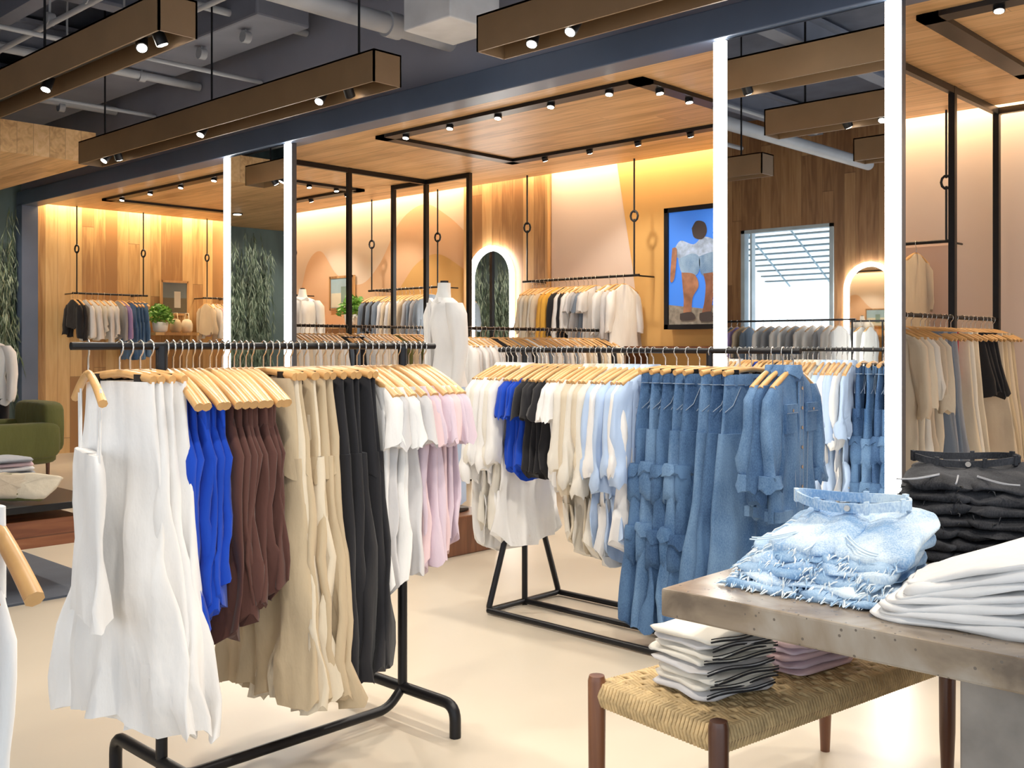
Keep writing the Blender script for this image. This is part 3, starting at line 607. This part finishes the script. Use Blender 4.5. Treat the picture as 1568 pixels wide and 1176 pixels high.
b.obj('lightbox_poster',[M_black,emis('poster_blue',(.03,.15,.60),.55),pmat('poster_sand',(.25,.22,.18),.6,0,.4,20),denim('poster_denim',(.08,.17,.34),(.28,.42,.6)),pmat('poster_skin',(.30,.13,.07),.6,0,.35,12),pmat('poster_dark',(.04,.03,.03)),pmat('poster_shirt',(.32,.42,.60),.7,0,.4,14),pmat('poster_skin_shade',(.20,.08,.045),.6,0,.35,12)])
b=MB()
b.box(-6.1,7.9,1.36,-4.4,8.26,1.40,0)
for x in (-6.05,-4.5): b.box(x,7.95,0,x+.05,8.25,1.36,0)
b.box(-6.1,7.95,.7,-4.4,8.25,.73,0); b.obj('console_shelf',[M_walnut])

# weeping foliage
b=MB()
for i in range(560):
    y=R.uniform(1.5,5.08); x=-13.7+R.uniform(.03,.30); z=R.uniform(1.6,3.15); L=R.uniform(.5,2.0); ph=R.uniform(0,6); lean=R.uniform(-.35,.35)
    pts=[V(x,y+lean*t*L*.3+.03*math.sin(t*5+ph),z-L*t) for t in (0,.33,.66,1)]
    b.tube(pts,.003,3,0)
    for k in range(int(L/.045)):
        t=R.random(); c=V(x,y+lean*t*L*.3+.03*math.sin(t*5+ph),z-L*t)
        d=V(R.uniform(-.1,.4),R.uniform(-.55,.55),-1).normalized(); u=d.cross(V(1,R.uniform(-.5,.5),.2)).normalized(); l=R.uniform(.08,.17)
        b.add([c,c+d*l*.4+u*.006,c+d*l+V(0,0,-.01),c+d*l*.4-u*.006],[(0,1,2,3)],0 if R.random()<.5 else 1)
b.obj('hanging_greenery',[M_leafd,M_leafl])

# ------------------------------------------------------------------ soft forms
def pill(mb,c,hx,hy,hz,rot,mi,e1=.35,e2=.3,amp=0,N1=28,N2=10,peak=None,wedge=None,bend=None):
    p=[R.uniform(0,6) for _ in range(4)]; vs=[];fs=[]; cr,sr=math.cos(rot),math.sin(rot); of=R.uniform(0,50)
    def sp(v,e): return math.copysign(abs(v)**e,v)
    for i in range(N2+1):
        ph=-math.pi/2+math.pi*i/N2
        for j in range(N1):
            t=2*math.pi*j/N1; x=sp(math.cos(ph),e1)*sp(math.cos(t),e2); y=sp(math.cos(ph),e1)*sp(math.sin(t),e2); z=sp(math.sin(ph),e1)
            if i in (0,N2): x*=.0;y*=.0
            X=x*hx+amp*math.sin(5*y+p[0])*1.5; Y=y*hy+amp*math.sin(6*x+p[1])*1.5
            nz=noise.noise(Vector((x*2.2+of,y*2.2,z*.7)))
            Zz=z*hz+amp*2.2*nz
            if wedge:
                ax_,zf,zb=wedge; q=(x if ax_=='x' else y)*.5+.5; Zz+=zf+(zb-zf)*q
            if peak and z>0: Zz+=peak[2]*math.exp(-((x-peak[0])**2+(y-peak[1])**2)*2.2)
            vs.append((c[0]+X*cr-Y*sr,c[1]+X*sr+Y*cr,c[2]+Zz))
    for i in range(N2):
        for j in range(N1): fs.append((i*N1+j,i*N1+(j+1)%N1,(i+1)*N1+(j+1)%N1,(i+1)*N1+j))
    mb.add(vs,fs,mi,True)
b=MB()
ax,ay=-10.85,3.95
pill(b,(ax,ay,.34),.42,.42,.13,0,0); pill(b,(ax,ay+.36,.58),.42,.11,.26,0,0); pill(b,(ax-.38,ay,.46),.09,.40,.18,0,0); pill(b,(ax+.38,ay,.46),.09,.40,.18,0,0)
for sx in (-.32,.32):
    for sy in (-.32,.32): b.cyl((ax+sx,ay+sy,.24),(ax+sx,ay+sy,0),.022,1,8,.014)
b.obj('green_armchair',[fabric('velvet_green',(.11,.115,.035)),M_walnut])

b=MB(); b.box(-7.3,1.55,.46,-5.95,2.75,.50,0); b.box(-7.2,1.65,.24,-6.05,2.65,.40,1)
for x in (-7.25,-6.03):
    for y in (1.6,2.67): b.box(x,y,0.0,x+.03,y+.03,.46,0)
b.obj('low_display_table',[M_black,wood('cherry_box',(.22,.06,.02),(.38,.12,.04),(.5,.2,.08),'y','z',.3,3)],.004)
def stackobj(name,cx,cy,z,hx,hy,n,t,rot,mats,amp=.004,jit=.01,peak=None):
    b=MB()
    for i in range(n): pill(b,(cx+R.uniform(-jit,jit),cy+R.uniform(-jit,jit),z+t*(i+.5)),hx*R.uniform(.96,1.02),hy*R.uniform(.96,1.02),t*.56,rot+R.uniform(-.04,.04),i%len(mats),.5,.25,amp,40,8,peak if i>=n-2 else None)
    return b.obj(name,mats)
b=MB()
for i in range(14):
    f=i/13; c=(-6.60+.48*f,2.02+.32*f,.505+.012*(i%2))
    pill(b,c,.22,.075,.014,1.25-.75*f,i%3,.6,.22,.006,36,8,None,('y',.02,.13))
b.obj('fanned_folded_tops',[F['olive'],F['cream'],F['beige']])
stackobj('folded_pink_white_tops',-6.98,2.5,.50,.15,.2,6,.03,.1,[F['white'],F['pink'],F['grey']])
b=MB(); b.box(-11.9,2.7,.86,-10.6,3.3,.9)
for x in (-11.85,-10.66):
    for y in (2.75,3.22): b.box(x,y,0,x+.03,y+.03,.86)
b.obj('black_display_table',[M_black]); stackobj('folded_dark_knits',-11.1,3.05,.9,.2,.16,3,.04,0,[F['black'],F['grey']])

# ------------------------------------------------------------------ concrete table
m,nt,bb=nodes('concrete_table'); L=nt.links.new
tc=N(nt,'ShaderNodeTexCoord'); n1=N(nt,'ShaderNodeTexNoise'); n1.inputs['Scale'].default_value=5; n1.inputs['Detail'].default_value=10; n1.inputs['Distortion'].default_value=.6
L(tc.outputs['Object'],n1.inputs['Vector']); cr=N(nt,'ShaderNodeValToRGB'); e=cr.color_ramp.elements
e[0].position=.36;e[0].color=(.12,.09,.065,1);e[1].position=.64;e[1].color=(.34,.30,.25,1);x=e.new(.5);x.color=(.24,.185,.13,1)
n3=N(nt,'ShaderNodeTexVoronoi'); n3.inputs['Scale'].default_value=45; L(tc.outputs['Object'],n3.inputs['Vector'])
lt=N(nt,'ShaderNodeMath',operation='LESS_THAN'); lt.inputs[1].default_value=.15; L(n3.outputs['Distance'],lt.inputs[0])
mx=N(nt,'ShaderNodeMixRGB'); mx.inputs[2].default_value=(.12,.10,.08,1); L(lt.outputs[0],mx.inputs[0]); L(n1.outputs[0],cr.inputs[0]); L(cr.outputs[0],mx.inputs[1]); L(mx.outputs[0],bb.inputs['Base Color'])
bb.inputs['Roughness'].default_value=.22
M_conc=m
M_conc2=pmat('concrete_side',(.23,.21,.19),.6,0,.3,7,.3,30)
b=MB(); b.box(-1.49,2.10,.73,1.3,3.35,.80,0); b.box(-.84,2.3,0,1.1,3.1,.73,1)
o=b.obj('concrete_table',[M_conc,M_conc2],.006)

def shorts_stack(name,cx,cy,z,hx,hy,n,tf,tb,rot,mat,mat2,frays,fray_n,flen,extra,band=.012):
    b=MB(); Rm=Matrix.Rotation(rot,3,'Z'); C0=V(cx,cy,0)
    def W(x,y,zz): return C0+Rm@V(x,y,0)+Z*zz
    for i in range(n):
        sx=hx*(1-.02*i)*R.uniform(.95,1.03); sy=hy*(1-.035*i); ox=R.uniform(-.016,.016)+.008*i; oy=.016*i
        cc=W(ox,oy,z); rr=rot+R.uniform(-.08,.08)
        for sg in (-1,1):
            c2=cc+Rm@V(sg*sx*.44,0,0)
            pill(b,(c2.x,c2.y,z),sx*.56,sy,.0135+.003*(i==n-1),rr+sg*.06,0 if (n-1-i)%2==0 else 5,.55,.4,.007,44,12,None,('y',tf*(i+.5),tb*(i+.5)))
        cnt=fray_n if i<n-1 else fray_n//2
        for k in range(cnt):
            left=R.random()<.25
            if left: q=R.uniform(-.95,.2); px,py=-sx*.985,q*sy; d=V(-1,R.uniform(-.8,.1),0)
            else: s=R.uniform(-1,1); s=round(s*14)/14+R.uniform(-.02,.02); px,py=s*sx*.95,-sy*(.985-.14*abs(s)**4); d=V(.5*math.sin(s*40+i)+R.uniform(-.15,.15),-1,0)
            qz=(py/sy*.5+.5); zz=z+(tf+(tb-tf)*qz)*(i+.5)+R.uniform(-.009,.007)
            l=flen*R.uniform(.35,1.1); base=W(ox+px,oy+py,zz)-Rm@d.normalized()*.010; d=(Rm@d.normalized())
            e_=base+d*l-Z*R.uniform(.2,.8)*l
            if e_.z<z+.003: e_.z=z+.003
            mid=(base+e_)/2+Z*.004+V(R.uniform(-.004,.004),R.uniform(-.004,.004),0)
            b.tube([base,mid,e_],[.0028,.0022,.0007],4,1+(k%3==0))
    zt=z+tf*n; zk=z+tb*n
    def ribbon(pts,hw,mi,th=.0035):
        for i in range(len(pts)-1):
            p,q=pts[i],pts[i+1]; d=(q-p); l=d.length; d.normalize(); nn=d.cross(Z).normalized()
            u=nn.cross(d); b.obox((p+q)/2,d,nn,u,l*.56,th,hw,mi)
    yo=.016*n
    arc=[W(hx*.74*math.cos(t)+.01,yo+hy*.42+hy*.30*math.sin(t),zk+.004+.008*math.sin(t)+.006*math.sin(2.3*t+.5)) for t in [math.pi*2*i/48 for i in range(49)]]
    ribbon(arc,band,0)
    for off in (band-.003,-band+.003): b.tube([p+Z*off for p in arc],.0016,4,3)
    for k in (4,11,26,32,39,45):
        p=arc[k]; dd=(arc[k+1]-p).normalized(); nn=dd.cross(Z); b.obox(p,dd,nn,Z,.006,.006,band+.005,0)
    fp=arc[36]; b.cyl(fp+Rm@V(.012,-.003,.0),fp+Rm@V(.012,-.010,.002),.008,4,12)
    def sy_(y): q=((y-.016*n)/hy*.5+.5); return z+(tf+(tb-tf)*min(max(q,0),1))*n+.008
    b.tube([W(.0,y*hy,sy_(y*hy)) for y in (.15,-.1,-.35,-.6)],.0026,5,3)
    for sg in (-1,1):
        for o2 in (0,-.07):
            pts=[]
            for i in range(9):
                yy=hy*(.2+o2-.5*math.sin(i/8*1.55)); pts.append(W(sg*hx*(.25+.55*i/8),yy,sy_(yy)))
            b.tube(pts,.002,5,3)
    return b.obj(name,[mat,frays[0],frays[1],extra,M_chrome,mat2])
shorts_stack('stack_of_light_denim_shorts',-1.21,2.39,.80,.205,.165,6,.016,.032,.05,D3,D3b,[M_fray,M_frayb],130,.034,M_stitchl)
shorts_stack('stack_of_black_denim_shorts',-1.10,3.0,.80,.20,.15,7,.030,.037,.30,D4,D4,[D4,M_black],20,.02,F['grey'],.010)
b=MB()
for i in range(7): pill(b,(-.835+.006*i,2.35+.004*i,.80),.195-.007*i,.155,.011,.18+R.uniform(-.06,.06),0,.5,.28,.005,48,8,(.4,.2,.035) if i>=5 else None,('x',.012*(i+.5),.026*(i+.5)))
for i in range(6): pill(b,(-.49+R.uniform(-.01,.01),2.44,.80+.024*(i+.5)),.15,.17,.014,-.1+R.uniform(-.06,.06),1,.5,.28,.005,44,8,(-.2,.2,.03) if i>=4 else None)
b.obj('stack_of_white_tshirts',[F['white'],F['ltgrey']])
stackobj('folded_blue_top',-.57,2.165,.80,.06,.04,2,.015,.1,[F['blue']])

# ------------------------------------------------------------------ woven bench
ang=math.radians(-8.7); C=V(-1.526,2.76,0)
BM=Matrix.Translation(C)@Matrix.Rotation(ang,4,'Z')
b=MB(); hx,hy=.235,.55; zt=.45
for sx in (-1,1):
    for sy in (-1,1):
        b.tube([(sx*hx*.95,sy*hy*.97,zt+.02),(sx*hx*.95,sy*hy*.97,zt+.005),(sx*hx*.95,sy*hy*.97,.2),(sx*hx*.95,sy*hy*.97,0)],[.022,.026,.024,.016],14,0)
for sx in (-1,1): b.tube([(sx*hx*.93,-hy*.95,zt-.035),(sx*hx*.93,hy*.95,zt-.035)],.02,10,0)
for sy in (-1,1): b.tube([(-hx*.93,sy*hy*.95,zt-.035),(hx*.93,sy*hy*.95,zt-.035)],.02,10,0)
nc=88
for i in range(nc):
    y=-hy*.92+2*hy*.92*i/(nc-1); x=hx*.97
    pts=[(-x,y,zt-.06),(-x-.008,y,zt-.03),(-x,y,zt-.004)]+[(-x+2*x*k/14,y,zt-.004+(.006 if (k+(i//3))%2 else -.003)) for k in range(1,14)]+[(x,y,zt-.004),(x+.008,y,zt-.03),(x,y,zt-.06)]
    b.tube(pts,.0062,5,1)
for i in range(34):
    x=-hx*.9+2*hx*.9*i/33
    for sy in (-1,1): b.tube([(x,sy*hy*.88,zt),(x,sy*(hy*.97),zt-.003),(x,sy*(hy*.97+.012),zt-.03),(x,sy*hy*.97,zt-.062)],.0068,5,1)
b.box(-hx*.93,-hy*.93,zt-.05,hx*.93,hy*.93,zt-.012,1)
o=b.obj('woven_bench',[M_walnut,M_cord]); o.matrix_world=BM
def onbench(x,y): return C+Matrix.Rotation(ang,3,'Z')@V(x,y,0)
p=onbench(.0,-.30)
b=MB()
for i in range(8):
    o_=V(R.uniform(-.008,.008),R.uniform(-.008,.008),0); ro=ang-.1+R.uniform(-.06,.06); zc=.460+.021*(i+.5)
    pill(b,(p.x+o_.x,p.y+o_.y,zc),.115,.14,.012,ro,0 if i%3 else 2,.7,.22,.005,44,8,(.3,.2,.02) if i==7 else None)
    pts=[V(p.x+o_.x,p.y+o_.y,zc+.004*math.sin(7*t+i*2))+Matrix.Rotation(ro,3,'Z')@V(.117,-.125+.25*t,0) for t in [k/14 for k in range(15)]]
    b.tube(pts,.0028,5,1); b.tube([q+Z*.008 for q in pts],.0016,5,1)
b.obj('stack_of_striped_knits',[F['offw'],F['black'],F['ltgrey']])
p=onbench(.0,.06)
stackobj('stack_of_pink_knits',p.x,p.y,.455,.13,.15,5,.02,ang,[F['pink'],F['lilac']],.004,.012)

# ------------------------------------------------------------------ camera, world
cam=bpy.data.cameras.new('Camera'); cam.sensor_width=36; cam.lens=36.1; cam.shift_y=-58/1568; cam.clip_start=.05
co=bpy.data.objects.new('Camera',cam); co.location=(0,0,1.4); co.rotation_euler=(math.radians(90),0,math.radians(43.6)); bpy.context.scene.collection.objects.link(co)
bpy.context.scene.camera=co
w=bpy.data.worlds.new('World'); bpy.context.scene.world=w; w.use_nodes=True; bgn=w.node_tree.nodes['Background']
bgn.inputs[0].default_value=(.83,.92,1,1); bgn.inputs[1].default_value=1.9
vs_=bpy.context.scene.view_settings; vs_.view_transform='Standard'; vs_.look='None'; vs_.exposure=.14; vs_.gamma=1.09
